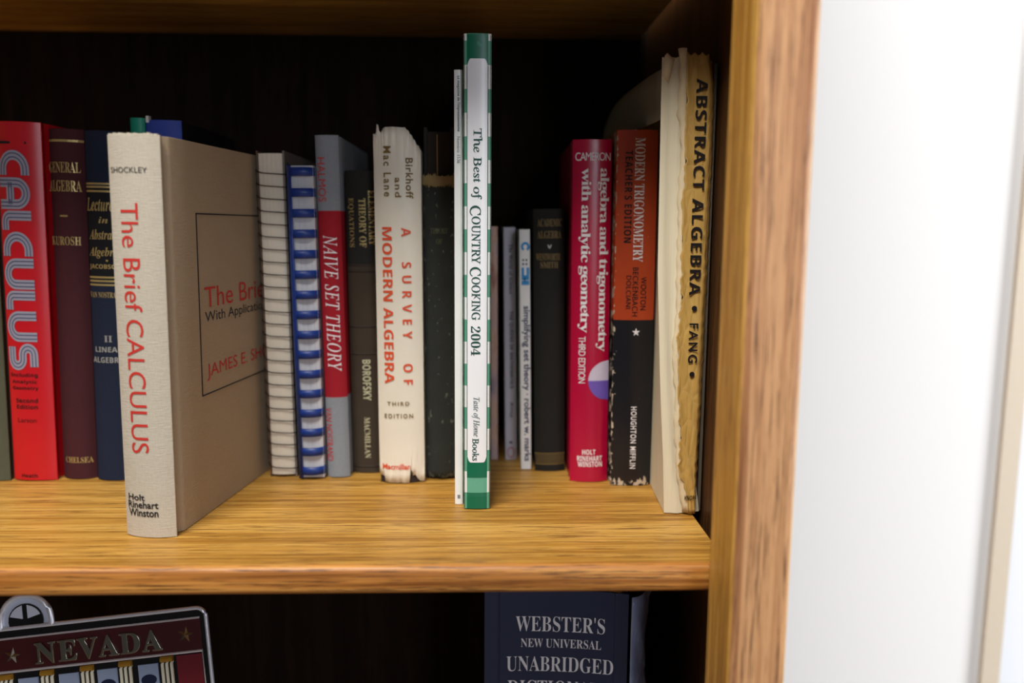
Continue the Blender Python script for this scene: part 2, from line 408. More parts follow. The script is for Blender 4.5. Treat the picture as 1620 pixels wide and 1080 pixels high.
TEXT = {
    'red': [
        ('calculus', 'TRI', 'V', -0.0138, 0.0072, 0.0817, 0.2342, 'grey', 'title_lettering', 1),
        ('Including', 'SB', 'H', -0.0133, 0.0063, 0.0752, 0.0788, 'blk', 'subtitle_lettering', 1),
        ('Analytic', 'SB', 'H', -0.0125, 0.0056, 0.0706, 0.0738, 'blk', 'subtitle_lettering', 1),
        ('Geometry', 'SB', 'H', -0.0122, 0.0063, 0.0660, 0.0692, 'blk', 'subtitle_lettering', 1),
        ('Second', 'SB', 'H', -0.0101, 0.0055, 0.0573, 0.0605, 'blk', 'subtitle_lettering', 1),
        ('Edition', 'SB', 'H', -0.0098, 0.0053, 0.0527, 0.0559, 'blk', 'subtitle_lettering', 1),
        ('Larson', None, 'H', -0.0094, 0.0040, 0.0429, 0.0462, 'blk', 'author_lettering', 1),
        ('Heath', 'SB', 'H', -0.0087, 0.0029, 0.0022, 0.0050, 'blk', 'publisher_lettering', 1),
    ],
    'maroon': [
        ('GENERAL', 'B', 'H', -0.0127, 0.0099, 0.2195, 0.2269, 'gold', 'title_lettering', 1),
        ('ALGEBRA', 'B', 'H', -0.0129, 0.0101, 0.2066, 0.2144, 'gold', 'title_lettering', 1),
        ('KUROSH', 'B', 'H', -0.0129, 0.0086, 0.1694, 0.1755, 'gold', 'author_lettering', 1),
        ('CHELSEA', 'B', 'H', -0.0089, 0.0105, 0.0121, 0.0164, 'gold', 'publisher_lettering', 1),
    ],
    'navy': [
        ('Lectures', 'BI', 'H', -0.0121, 0.0095, 0.1932, 0.2023, 'gold', 'title_lettering', 1),
        ('in', 'BI', 'H', -0.0029, 0.0035, 0.1849, 0.1893, 'gold', 'title_lettering', 1),
        ('Abstract', 'BI', 'H', -0.0108, 0.0103, 0.1736, 0.1806, 'gold', 'title_lettering', 1),
        ('Algebra', 'BI', 'H', -0.0115, 0.0096, 0.1604, 0.1683, 'gold', 'title_lettering', 1),
        ('JACOBSON', 'SB', 'H', -0.0115, 0.0111, 0.1524, 0.1564, 'gold', 'author_lettering', 1),
        ('VAN NOSTRAND', 'B', 'H', -0.0120, 0.0112, 0.1329, 0.1369, 'gold', 'publisher_lettering', 1),
        ('II', 'B', 'H', -0.0021, 0.0035, 0.1014, 0.1059, 'silver', 'volume_lettering', 1),
        ('LINEAR', 'SB', 'H', -0.0091, 0.0102, 0.0941, 0.0978, 'silver', 'volume_lettering', 1),
        ('ALGEBRA', 'SB', 'H', -0.0114, 0.0107, 0.0864, 0.0905, 'silver', 'volume_lettering', 1),
    ],
    'brief': [
        ('SHOCKLEY', None, 'H', -0.0134, 0.0090, 0.2129, 0.2160, 'blk', 'author_lettering', 1),
        ('The Brief CALCULUS', None, 'V', -0.0078, 0.0030, 0.0514, 0.1962, 'redink', 'title_lettering', 1),
        ('Holt', 'SBL', 'H', -0.0124, -0.0011, 0.0225, 0.0264, 'blk', 'publisher_lettering', 1),
        ('Rinehart', 'SBL', 'H', -0.0127, 0.0070, 0.0178, 0.0221, 'blk', 'publisher_lettering', 1),
        ('Winston', 'SBL', 'H', -0.0125, 0.0068, 0.0127, 0.0174, 'blk', 'publisher_lettering', 1),
    ],
    'naive': [
        ('HALMOS', None, 'V', -0.0070, -0.0013, 0.2013, 0.2320, 'redink', 'author_lettering', 1),
        ('NAIVE SET THEORY', 'I', 'V', -0.0048, 0.0051, 0.0797, 0.1778, 'wht', 'title_lettering', 1.12),
        ('VAN NOSTRAND', None, 'V', -0.0081, -0.0034, 0.0125, 0.0524, 'redink', 'publisher_lettering', 1),
    ],
    'borof': [
        ('ELEMENTARY', 'B', 'V', 0.0055, 0.0102, 0.1705, 0.2100, 'gold', 'title_lettering', 1),
        ('THEORY OF', 'B', 'V', -0.0014, 0.0036, 0.1691, 0.2041, 'gold', 'title_lettering', 1),
        ('EQUATIONS', 'B', 'V', -0.0095, -0.0051, 0.1692, 0.2046, 'gold', 'title_lettering', 1),
        ('BOROFSKY', 'SB', 'V', -0.0018, 0.0042, 0.0557, 0.0863, 'paleg', 'author_lettering', 1),
        ('MACMILLAN', 'B', 'V', -0.0016, 0.0026, 0.0116, 0.0427, 'paleg', 'publisher_lettering', 1),
    ],
    'birk': [
        ('Mac Lane', 'SBL', 'V', -0.0092, -0.0039, 0.2048, 0.2390, 'olive', 'author_lettering', 1.3),
        ('and', 'SBL', 'V', -0.0015, 0.0029, 0.2043, 0.2177, 'olive', 'author_lettering', 1.2),
        ('Birkhoff', 'SBL', 'V', 0.0060, 0.0111, 0.2035, 0.2311, 'olive', 'author_lettering', 1.1),
        ('A  SURVEY  OF', 'SB', 'V', 0.0024, 0.0090, 0.0724, 0.1835, 'orange', 'title_lettering', 1.9),
        ('MODERN ALGEBRA', 'SB', 'V', -0.0111, -0.0042, 0.0733, 0.1839, 'orange', 'title_lettering', 1),
        ('THIRD', 'SBL', 'H', -0.0096, 0.0063, 0.0573, 0.0601, 'olive', 'edition_lettering', 1.4),
        ('EDITION', 'SBL', 'H', -0.0117, 0.0088, 0.0480, 0.0513, 'olive', 'edition_lettering', 1.4),
        ('Macmillan', 'SBL', 'H', -0.0139, 0.0065, 0.0101, 0.0143, 'orange', 'publisher_lettering', 1),
    ],
    'mag': [
        ("Le magazine de l'impressionnisme", 'SB', 'V', -0.0011, 0.0011, 0.2440, 0.2779, 'blk', 'title_lettering', 1),
        ('Numéro 1536', None, 'V', -0.0009, 0.0011, 0.2244, 0.2409, 'gry2', 'issue_lettering', 1),
    ],
    'cook': [
        ('The Best of', 'IU', 'V', -0.0040, 0.0031, 0.2016, 0.2449, 'dkgreen', 'title_lettering', 1),
        ('C', 'IU', 'V', -0.0048, 0.0023, 0.1914, 0.1977, 'dkgreen', 'title_lettering', 1),
        ('OUNTRY', 'IU', 'V', -0.0036, 0.0020, 0.1613, 0.1910, 'dkgreen', 'title_lettering', 1),
        ('C', 'IU', 'V', -0.0048, 0.0024, 0.1534, 0.1593, 'dkgreen', 'title_lettering', 1),
        ('OOKING', 'IU', 'V', -0.0036, 0.0020, 0.1255, 0.1530, 'dkgreen', 'title_lettering', 1),
        ('2004', 'BL', 'V', -0.0040, 0.0021, 0.1026, 0.1215, 'dkgreen', 'title_lettering', 1),
        ('Taste of Home', 'I', 'V', -0.0035, 0.0018, 0.0493, 0.0753, 'dkgreen', 'publisher_lettering', 1),
        ('Books', 'IU', 'V', -0.0031, 0.0014, 0.0332, 0.0480, 'dkgreen', 'publisher_lettering', 1),
    ],
    'queens': [
        ('The World of Science', 'B', 'V', -0.0006, 0.0024, 0.1329, 0.1715, 'blk', 'series_lettering', 1),
        ('THE QUEENS OF MATHEMATICS', 'SB', 'V', -0.0010, 0.0024, 0.0582, 0.1195, 'blk', 'title_lettering', 1),
        ('King', 'BI', 'V', -0.0009, 0.0021, 0.0341, 0.0475, 'blk', 'author_lettering', 1),
    ],
    'simp': [
        ('simplifying set theory · robert w. marks', 'SBL', 'V', -0.0026, 0.0036, 0.0064, 0.1260, 'ink', 'title_lettering', 1),
    ],
    'acad': [
        ('ACADEMIC', 'B', 'H', -0.0086, 0.0096, 0.1851, 0.1906, 'dimgold', 'title_lettering', 1),
        ('ALGEBRA', 'B', 'H', -0.0087, 0.0091, 0.1764, 0.1819, 'dimgold', 'title_lettering', 1),
        ('v', 'SB', 'H', -0.0014, 0.0019, 0.1690, 0.1717, 'silver', 'ornament', 1),
        ('WENTWORTH', 'B', 'H', -0.0097, 0.0081, 0.1602, 0.1653, 'dimgold', 'author_lettering', 1),
        ('SMITH', 'B', 'H', -0.0065, 0.0066, 0.1546, 0.1592, 'dimgold', 'author_lettering', 1),
    ],
    'hrw': [
        ('CAMERON', None, 'H', -0.0119, 0.0128, 0.2306, 0.2362, 'wht', 'author_lettering', 0.85),
        ('algebra and trigonometry', 'B', 'V', 0.0038, 0.0121, 0.0963, 0.2255, 'wht', 'title_lettering', 0.85),
        ('with analytic geometry', 'B', 'V', -0.0092, -0.0008, 0.1101, 0.2255, 'wht', 'title_lettering', 0.85),
        ('THIRD EDITION', None, 'V', -0.0084, -0.0035, 0.0734, 0.1074, 'wht', 'edition_lettering', 0.9),
        ('HOLT', 'SB', 'H', -0.0050, 0.0047, 0.0205, 0.0243, 'wht', 'publisher_lettering', 1),
        ('RINEHART', 'SB', 'H', -0.0086, 0.0095, 0.0157, 0.0195, 'wht', 'publisher_lettering', 1),
        ('WINSTON', 'SB', 'H', -0.0081, 0.0096, 0.0114, 0.0153, 'wht', 'publisher_lettering', 1),
    ],
    'trig': [
        ('MODERN TRIGONOMETRY', 'B', 'V', -0.0020, 0.0050, 0.1612, 0.2455, 'wht', 'title_lettering', 1),
        ("TEACHER'S EDITION", 'SB', 'V', -0.0085, -0.0034, 0.1743, 0.2370, 'blk', 'edition_lettering', 1.15),
        ('WOOTON', None, 'V', 0.0040, 0.0081, 0.1275, 0.1506, 'blk', 'author_lettering', 1.1),
        ('BECKENBACH', None, 'V', -0.0018, 0.0022, 0.1231, 0.1572, 'blk', 'author_lettering', 1.1),
        ('DOLCIANI', None, 'V', -0.0062, -0.0027, 0.1284, 0.1515, 'blk', 'author_lettering', 1.1),
        ('HOUGHTON MIFFLIN', 'SBL', 'V', -0.0008, 0.0034, 0.0127, 0.0582, 'wht', 'publisher_lettering', 1.2),
    ],
}

def spine_fn(w, b):
    return lambda u: b * min(1, abs(2 * u / w)) ** 2.4

def cover_outline(w, D, b, groove=True, t=.0026, gd=.0016):
    """plan of the case: left board back -> spine -> right board back; outer and inner line"""
    sf = spine_fn(w, b); hw = w / 2; eb = sf(hw)
    n = 14
    sp = [(-hw + w * i / n, sf(-hw + w * i / n)) for i in range(n + 1)]
    side = []
    if groove:
        side = [(hw, eb + .0012), (hw - gd * .5, eb + .0034), (hw - gd, eb + .0055), (hw - gd * .95, eb + .0072), (hw - gd * .3, eb + .0094), (hw, eb + .0115)]
    side += [(hw, eb + .03), (hw, D * .6), (hw, D)]
    out = [(-x, y) for x, y in reversed(side)] + sp + side
    inn = []
    for x, y in out:
        k = max(-1, min(1, x / hw))
        ix = x - t * (1 if k > .8 else -1 if k < -.8 else 0)
        inn.append((ix, y + (t if abs(k) < .8 or y < eb + .0005 else 0)))
    return out, inn

def case(name, parent, w, H, D, b, mat, groove=True, t=.0026, z0=0, bevel=.0005, gd=.0016):
    out, inn = cover_outline(w, D, b, groove, t, gd)
    m = MB(); nz = 3
    zs = [z0 + (H - z0) * i / nz for i in range(nz + 1)]
    n = len(out)
    vs = [(x, y, z) for z in zs for x, y in out] + [(x, y, z) for z in zs for x, y in inn]
    fs = []; o2 = n * (nz + 1)
    for k in range(nz):
        for i in range(n - 1):
            fs.append((k * n + i, k * n + i + 1, (k + 1) * n + i + 1, (k + 1) * n + i))
            fs.append((o2 + k * n + i, o2 + (k + 1) * n + i, o2 + (k + 1) * n + i + 1, o2 + k * n + i + 1))
        for i in (0, n - 1):
            fs.append((k * n + i, (k + 1) * n + i, o2 + (k + 1) * n + i, o2 + k * n + i))
    for k in (0, nz):
        for i in range(n - 1): fs.append((k * n + i, k * n + i + 1, o2 + k * n + i + 1, o2 + k * n + i))
    m.add(vs, fs)
    return m.obj(name, mat, parent, smooth=40, bevel=bevel)

def page_block(parent, w, H, D, b, t, mat, inset=.003, foot=.003, front=None):
    m = MB(); y0 = b + t + .0006 if front is None else front
    m.box(-w / 2 + t + .0002, w / 2 - t - .0002, y0, D - inset, foot, H - inset)
    return m.obj('page_block', mat, parent)

PAGES = pages_mat('page_edges', srgb(226, 214, 186))
PAGES_WHITE = pages_mat('white_page_edges', srgb(232, 230, 226))
PAGES_BROWN = pages_mat('browned_page_edges', srgb(150, 116, 76))
GROUP = 'books standing on the middle shelf'

def place(key, name, label, cat, D=.15):
    x, y, z, w, yaw, lean, H, b = POSE[key]
    e = empty(name, (x, y, z), (0, R(lean), R(yaw)))
    e.rotation_mode = 'XYZ'
    tag(e, label, cat, GROUP)
    return e, w, H, b

def hardback(key, name, label, mat, D=.15, groove=True, t=.0026, pages=None, cat='book'):
    e, w, H, b = place(key, name, label, cat)
    cv = case('cover', e, w, H, D, b, mat, groove, t)
    page_block(e, w, H, D, b, t, pages or PAGES)
    if key in TEXT: emit_text(cv, TEXT[key], spine_fn(w, b))
    return e, w, H, b

def softback(key, name, label, mat, D=.13, t=.0005, pages=None, cat='book'):
    e, w, H, b = place(key, name, label, cat)
    cv = case('cover', e, w, H, D, b, mat, False, t, bevel=.0002)
    page_block(e, w, H, D, b, t, pages or PAGES_WHITE, inset=.0006, foot=.0006)
    if key in TEXT: emit_text(cv, TEXT[key], spine_fn(w, b), curved=False)
    return e, w, H, b

def sheet_on_spine(name, parent, w, D, b, top, bot, mat, off=.0006, reach=.03, wave=0.0, n=60):
    """paper wrapped round the spine; top / bot give the torn edge height against u"""
    sf = spine_fn(w, b); hw = w / 2 + off
    pts = []
    for i in range(-6, n + 7):
        if i < 0: u, x, y = -w / 2, -hw, sf(w / 2) - off + reach * (-i) / 6
        elif i > n: u, x, y = w / 2, hw, sf(w / 2) - off + reach * (i - n) / 6
        else:
            u = -w / 2 + w * i / n; x, y = u * hw / (w / 2), sf(u) - off
        pts.append((u, x, y))
    def ev(tab, u):
        if u <= tab[0][0]: return tab[0][1]
        for (a, za), (c, zc) in zip(tab, tab[1:]):
            if u <= c: return za + (zc - za) * (u - a) / (c - a)
        return tab[-1][1]
    rows = []; nz = 40
    for k in range(nz + 1):
        f = k / nz; row = []
        for u, x, y in pts:
            z0, z1 = ev(bot, u), ev(top, u)
            z = z0 + (z1 - z0) * f
            wv = wave * (math.sin(u * 900 + z * 300) * .5 + math.sin(z * 1700 + u * 400) * .5) * (max(0, 1 - abs(f - 1) * 12) + max(0, 1 - f * 12))
            row.append((x, y - abs(wv), z))
        rows.append(row)
    m = MB(); m.grid(rows)
    o = m.obj(name, mat, parent, smooth=60)
    s = o.modifiers.new('paper', 'SOLIDIFY'); s.thickness = .00025; s.offset = -1
    return o

# ------------------------------------------------------------------ the room
paint = NT('white_wall_paint')
paint.bump(paint.noise(220, 3), .06, .001)
M_wall = paint.done(srgb(240, 239, 238), .85, .2)
M_trim = flat('shade_toned_trim', srgb(214, 200, 180), .5)  # beige holds the strip's shading in its colour
M_door = flat('pale_door_paint', srgb(226, 230, 238), .5)
M_floor = flat('brown_carpet', srgb(120, 108, 96), .95)
def struct(name, m, mat):
    return tag(m.obj(name, mat), kind='structure')
m = MB(); m.box(-2.2, .5265, .78, .90, -.80, 1.75); struct('wall_back', m, M_wall)
m = MB(); m.box(.5265, 1.45, .86, .90, -.80, 1.75); struct('door_1', m, M_door)
m = MB()
m.box(.509, .5275, .774, .7799, -.80, 1.75); m.box(.5268, .530, .7799, .8599, -.80, 1.75)
struct('trim_1', m, M_trim)
m = MB(); m.box(-2.2, 1.45, -2.2, .90, -.86, -.80); struct('floor', m, M_floor)

# ------------------------------------------------------------------ bookcase
OAK = dict(light=srgb(210, 162, 80), mid=srgb(188, 138, 58), dark=srgb(150, 102, 34), pore=srgb(96, 54, 16))
M_shelf = wood('oak_along_shelf', 'x', fine=1.6, **OAK)
M_edge = wood('oak_shelf_edge', 'x', srgb(206, 146, 72), srgb(172, 110, 46), srgb(120, 68, 20), srgb(66, 32, 8), fine=1.5)
M_side = wood('oak_upright_shade_tone', 'z', srgb(96, 62, 32), srgb(78, 50, 24), srgb(60, 37, 16), srgb(40, 24, 10))  # oak darkened so the inner panels carry their shade in the colour
M_stile = wood('oak_front_stile', 'z', srgb(198, 148, 102), srgb(172, 120, 78), srgb(130, 82, 50), srgb(80, 44, 20), fine=2.3)
M_inner = wood('oak_stile_side', 'z', srgb(222, 172, 86), srgb(204, 150, 66), srgb(170, 114, 44), srgb(112, 68, 22), fine=1.8)
M_back = wood('shade_toned_back_board', 'z', srgb(34, 22, 14), srgb(27, 17, 10), srgb(20, 12, 7), srgb(14, 8, 5), rough=.9)  # near-black oak, deep compartment shade put into the colour
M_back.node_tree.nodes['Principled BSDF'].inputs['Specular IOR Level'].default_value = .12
XL, XR = -.76, .1365
bc = empty('bookcase', (0, .43, -.80))
tag(bc, 'oak bookcase with thick front stile standing against the white wall', 'bookcase')
def bpart(name, x0, x1, y0, y1, z0, z1, mat, bevel=.001):
    m = MB(); m.box(x0, x1, y0 - .43, y1 - .43, z0 + .80, z1 + .80)
    return m.obj(name, mat, bc, bevel=bevel)
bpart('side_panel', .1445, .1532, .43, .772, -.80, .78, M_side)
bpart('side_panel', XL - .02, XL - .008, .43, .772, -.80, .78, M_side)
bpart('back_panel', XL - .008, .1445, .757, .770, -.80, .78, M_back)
bpart('top_panel', XL - .008, .1445, .434, .757, .755, .78, M_shelf)
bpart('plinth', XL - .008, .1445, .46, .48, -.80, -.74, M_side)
def stile(x0, x1, mat):
    s = bpart('front_stile', x0, x1, .386, .43, -.80, .78, mat, bevel=0)
    s.data.materials.append(M_inner)
    for p in s.data.polygons:
        if abs(p.normal.x) > .9: p.material_index = 1
    b = s.modifiers.new('round_edge', 'BEVEL'); b.width = .0042; b.segments = 5; b.limit_method = 'ANGLE'; b.angle_limit = R(50)
    s.data.shade_smooth(); s.data.set_sharp_from_angle(angle=R(35))
stile(.1235, .1532, M_stile)
stile(XL - .02, XL + .013, M_stile)
def shelf(zt):
    """board with a rounded solid-oak nosing"""
    y0 = .434; th = .0160
    bpart('shelf', XL, XR, y0 + .0045, .7565, zt - th, zt, M_shelf, bevel=.0002)
    prof = [(y0 + .0045, zt), (y0 + .0025, zt - .0003), (y0 + .0008, zt - .0016), (y0, zt - .004)]
    prof += [(y0, zt - .0115)] + [(y0 + .0035 * (1 - math.cos(R(a))), zt - .0125 - .0035 * math.sin(R(a))) for a in (20, 40, 60, 80, 90)]
    prof += [(y0 + .0045 + .004, zt - th)]
    m = MB(); rows = []
    for k in range(2):
        rows.append([((XL, XR)[k], y - .43, z + .80) for y, z in prof + [(y0 + .0085, zt - .002), prof[0]]])
    m.grid(rows)
    return m.obj('shelf_nosing', M_edge, bc, smooth=50)
for zt in (.3655, 0.0, -.369, -.735): shelf(zt)

# ------------------------------------------------------------------ middle shelf, left to right
e, w, H, b = hardback('sliver', 'hardcover_book', 'olive grey cloth book half cut by the left picture edge, beside the red book',
    book_mat('olive_cloth', srgb(96, 98, 78), 'cloth'))
m = MB(); m.box(-w / 2 + .001, .0062, .0005, .0024, .004, .246)
tag(m.obj('spine_label', book_mat('cream_label', srgb(178, 172, 120), 'paper'), e), 'pale yellow spine label')

e, w, H, b = hardback('red', 'hardcover_book', 'bright red book with big grey striped capital letters down its spine',
    book_mat('red_jacket', srgb(206, 22, 34), 'gloss', rough=.34, mottle=.08, w=.0306, h=.2535))
m = MB()
for x0, x1 in ((-.0135, -.001), (.0005, .006)): m.box(x0, x1, .0002, .0012, .2384, .2400)
m.obj('printed_rule', INK['blk'], e)

e, w, H, b = hardback('maroon', 'hardcover_book', 'dark maroon cloth book with faded gold capitals, right of the red book',
    book_mat('maroon_cloth', srgb(78, 30, 38), 'cloth', mottle=.15))
sf = spine_fn(w, b)
def rules(e, sf, lst, ink, name='gilt_rule'):
    for u0, u1, z, h in lst:
        n = 8; m = MB()
        m.grid([[(u0 + (u1 - u0) * i / n, sf(u0 + (u1 - u0) * i / n) - .0003, zz) for i in range(n + 1)] for zz in (z - h / 2, z + h / 2)])
        m.obj(name, INK[ink], e)
rules(e, sf, [(-w / 2, w / 2, .2413, .0016), (-.0045, .0009, .1898, .0011)], 'gold')

e, w, H, b = hardback('navy', 'hardcover_book', 'navy book with gold italic title and triple gold rules, partly behind the beige book',
    book_mat('navy_cloth', srgb(24, 36, 62), 'cloth', bs=[(.1435, .209, srgb(14, 16, 24))]))
rules(e, spine_fn(w, b), [(-w / 2, w / 2, z, .0013) for z in (.2120, .2098, .2069, .1472, .1446, .1419)], 'gold')
rules(e, spine_fn(w, b), [(.0012, .0026, .1590, .0012)], 'gold', 'ornament_dot')

hardback('green', 'hardcover_book', 'green book showing only its top behind the beige book', book_mat('green_cloth', srgb(0, 150, 120), 'gloss', rough=.5), D=.13)
bl = NT('royal_blue_spine_shaded_boards')
M_bl = bl.done(bl.mix(bl.math('GREATER_THAN', bl.xyz()[1], .006), bl.mix(bl.noise(60, 4), srgb(58, 82, 176), srgb(44, 64, 146)), srgb(20, 19, 20)), .6, .3)  # sides painted black to stand for the deep shade beyond the spine
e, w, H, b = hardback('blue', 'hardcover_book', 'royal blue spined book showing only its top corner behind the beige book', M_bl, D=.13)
m = MB(); m.box(-.0118, -.0098, .0012, .0055, .2560, .2606)
m.obj('paper_slip', flat('white_paper_slip', srgb(220, 218, 214)), e)

# beige linen book pulled forward
e, w, H, b = place('brief', 'hardcover_book', 'beige linen book pulled forward and turned, with red title on spine and front cover', 'book')
bt = NT('beige_linen')
wv = bt.noise((1500, 1500, 220), 2); wh = bt.noise((220, 220, 1500), 2)
st = bt.noise(26, 5); y_ = bt.xyz()[1]
lin = bt.math('ADD', wv, wh)
c = bt.mix(bt.math('MULTIPLY', lin, .22), srgb(206, 197, 180), srgb(118, 106, 88))
c = bt.mix(bt.math('MULTIPLY', bt.math('GREATER_THAN', y_, .0045), .6), c, srgb(158, 128, 90))  # boards tinted browner than the spine, their shade mixed into the colour
c = bt.mix(bt.math('MULTIPLY', st, .22), c, srgb(150, 124, 92))
bt.bump(lin, .4, .0006)
M_linen = bt.done(c, .85, .2)
cv = case('cover', e, w, H, .155, b, M_linen, True, .003, gd=.0028)
page_block(e, w, H, .155, b, .003, PAGES)
emit_text(cv, TEXT['brief'], spine_fn(w, b))
m = MB()                                                    # frayed head of the spine
for i in range(16):
    u = -w / 2 + .002 + (w - .004) * i / 15
    hgt = .0004 + .0008 * random.random()
    sfu = spine_fn(w, b)(u)
    m.box(u - .0009, u + .0009, sfu + .0003, sfu + .0022, H - .001, H + hgt)
m.obj('frayed_headband', M_linen, cv)
def cover_text(items):
    for s, st_, y0, y1, z0, z1, ink, part in items:
        v, f = glyphs(s, st_)
        pyobj(part, [(w / 2 + .0003, y0 + (y1 - y0) * a, z0 + (z1 - z0) * bb) for a, bb in v], f, INK[ink], cv)
cover_text([('The Brief', None, .0495, .1500, .1325, .1457, 'redink', 'cover_title_lettering'),
            ('With Applications', None, .0495, .1500, .1215, .1300, 'blk', 'cover_subtitle_lettering'),
            ('JAMES E. SHO', None, .0495, .1480, .0858, .0965, 'redink', 'cover_author_lettering')])
m = MB()
for y0, y1, z0, z1 in ((.0425, .1525, .1908, .1916), (.0425, .1525, .0772, .0780), (.0421, .0430, .0772, .1916), (.1520, .1528, .0772, .1916)):
    m.box(w / 2 - .0002, w / 2 + .0003, y0, y1, z0, z1)
m.obj('printed_frame', INK['blk'], cv)

# wire coil book
e, w, H, b = place('coil', 'coil_bound_book', 'cream coil bound book with a wire spiral spine, beside the beige book', 'book')
m = MB(); rows = []
for z in [H * .008 + H * .984 * i / 30 for i in range(31)]:
    rows.append([(-w / 2 + .0022 + (w - .0044) * i / 16, .0008 + .0016 * abs(2 * i / 16 - 1) ** 2 + .0002 * math.sin(i * 2.1 + z * 40), z) for i in range(17)])
m.grid(rows)
m.box(-w / 2 + .0022, w / 2 - .0022, .0032, .14, H * .008, H * .992)
m.obj('page_block', pages_mat('cream_page_edges', srgb(228, 218, 200), amt=.22), e, smooth=40)
m = MB(); m.box(-w / 2 + .0006, -w / 2 + .0019, .0026, .142, 0, H)
m.obj('front_cover', flat('brown_card', srgb(92, 66, 50)), e)
m = MB(); m.box(w / 2 - .0019, w / 2 - .0006, .0026, .142, 0, H)
m.obj('back_cover', flat('grey_card', srgb(120, 112, 104)), e)
m = MB(); pts = []; turns = 25
for i in range(turns * 28 + 1):
    a = 2 * math.pi * i / 28
    zz = .006 + (H - .014) * i / (turns * 28)
    ca, sa = math.cos(a), math.sin(a)
    x = (w / 2 + .0003) * (abs(ca) ** .55) * (1 if ca >= 0 else -1)
    y = .0068 - .0073 * (abs(sa) ** .55) * (1 if sa >= 0 else -1)
    pts.append((x, y, zz - .0012 * (1 - ca * ca) * (1 if sa > 0 else 0)))
m.tube(pts, .00042, 6)
m.obj('wire_coil', flat('dark_wire', srgb(38, 28, 24), .45, .1), e, smooth=60)

# plastic comb book
e, w, H, b = place('comb', 'comb_bound_book', 'white page book in a blue plastic comb binding, left of the red and grey book', 'book')
m = MB(); m.box(-w / 2 + .0012, w / 2 - .0006, .0026, .14, .001, H - .001)
m.obj('page_block', pages_mat('ruled_page_edges', srgb(216, 216, 222), freq=1500, amt=.75), e)
M_blue = flat('blue_plastic', srgb(12, 50, 128), .42, spec=.45)
m = MB(); m.box(-w / 2 - .0004, -w / 2 + .0010, .0035, .142, 0, H)
m.obj('front_cover', flat('navy_card', srgb(20, 30, 62)), e)
m = MB()
def comb_curve(k0, k1, n, r=1.0):
    out = []
    for i in range(n + 1):
        a = R(k0 + (k1 - k0) * i / n)
        out.append((-.0003 + (w / 2 + .0004) * math.cos(a) * r, .0052 - .0066 * math.sin(a) * r))
    return out
bk = comb_curve(205, 128, 8)
m.grid([[(x, y, z) for x, y in bk] for z in (.001, H - .001)])
pitch = .01435; z = .0035
while z < H - .004:
    fg = comb_curve(130, -25, 18)
    m.grid([[(x, y, zz) for x, y in fg] for zz in (z, z + .0060)])
    z += pitch
o = m.obj('comb_binding', M_blue, e, smooth=60)
s_ = o.modifiers.new('plastic', 'SOLIDIFY'); s_.thickness = .0007

GREY_CLOTH = srgb(150, 156, 164)
hardback('naive', 'hardcover_book', 'slim grey book with a red middle band and white italic title',
    book_mat('grey_and_red_cloth', GREY_CLOTH, 'cloth', bs=[(.0602, .1950, srgb(172, 22, 40))], mottle=.06))

e, w, H, b = hardback('borof', 'hardcover_book', 'brown black book with pale gold lettering and raised spine lines, left of the cream book',
    book_mat('brown_black_cloth', srgb(74, 62, 48), 'cloth', bs=[(.156, .23, srgb(44, 42, 38))], mottle=.2), D=.14)
sf = spine_fn(w, b); M_band = flat('dark_brown_band', srgb(50, 40, 32), .6)
for z, h in ((.1562, .0012), (.1516, .0009), (.1111, .0012), (.0908, .0012), (.005, .0012)):
    rows = []; m = MB()
    for k in range(6):
        a = math.pi * k / 5
        rows.append([(u, sf(u) - .0007 * math.sin(a), z - h / 2 * math.cos(a)) for u in [-w / 2 + w * i / 12 for i in range(13)]])
    m.grid(rows)
    m.obj('raised_band', M_band, e, smooth=60)

# cream book with torn jacket
e, w, H, b = place('birk', 'hardcover_book', 'cream book in a torn paper jacket with orange capitals on the spine', 'book')
case('cover', e, w, .2405, .15, b, book_mat('dark_brown_cloth', srgb(52, 40, 32), 'cloth'))
page_block(e, w, .2405, .15, b, .0026, PAGES)
top = [(-.0156, .2475), (-.0136, .2470), (-.0131, .2540), (-.0118, .2533), (-.0113, .2490), (-.0098, .2478), (-.0088, .2508), (-.0073, .2517), (-.002, .2519), (.003, .2514),
       (.0057, .2516), (.0070, .2498), (.0082, .2496), (.0086, .2470), (.0101, .2466), (.0108, .2440), (.0121, .2432), (.0128, .2402), (.0142, .2396), (.0157, .2366)]
bot = [(-.0156, .0070), (-.0146, .0058), (-.0120, .0052), (-.0114, .0010), (-.0090, .0004), (-.005, .0002), (-.001, .0005), (.003, .0002), (.0052, .0002), (.0056, .0040), (.0062, .0088), (.0068, .0100),
       (.0078, .0052), (.0090, .0062), (.0104, .0046), (.0116, .0022), (.0128, .0008), (.0150, .0006), (.0157, .0014)]
jk = sheet_on_spine('torn_jacket', e, w, .15, b, top, bot, book_mat('cream_jacket_paper', srgb(234, 226, 208), 'paper', rough=.45, mottle=.08), off=.0007, wave=.0014)
emit_text(jk, TEXT['birk'], spine_fn(w, b), off=.0014)

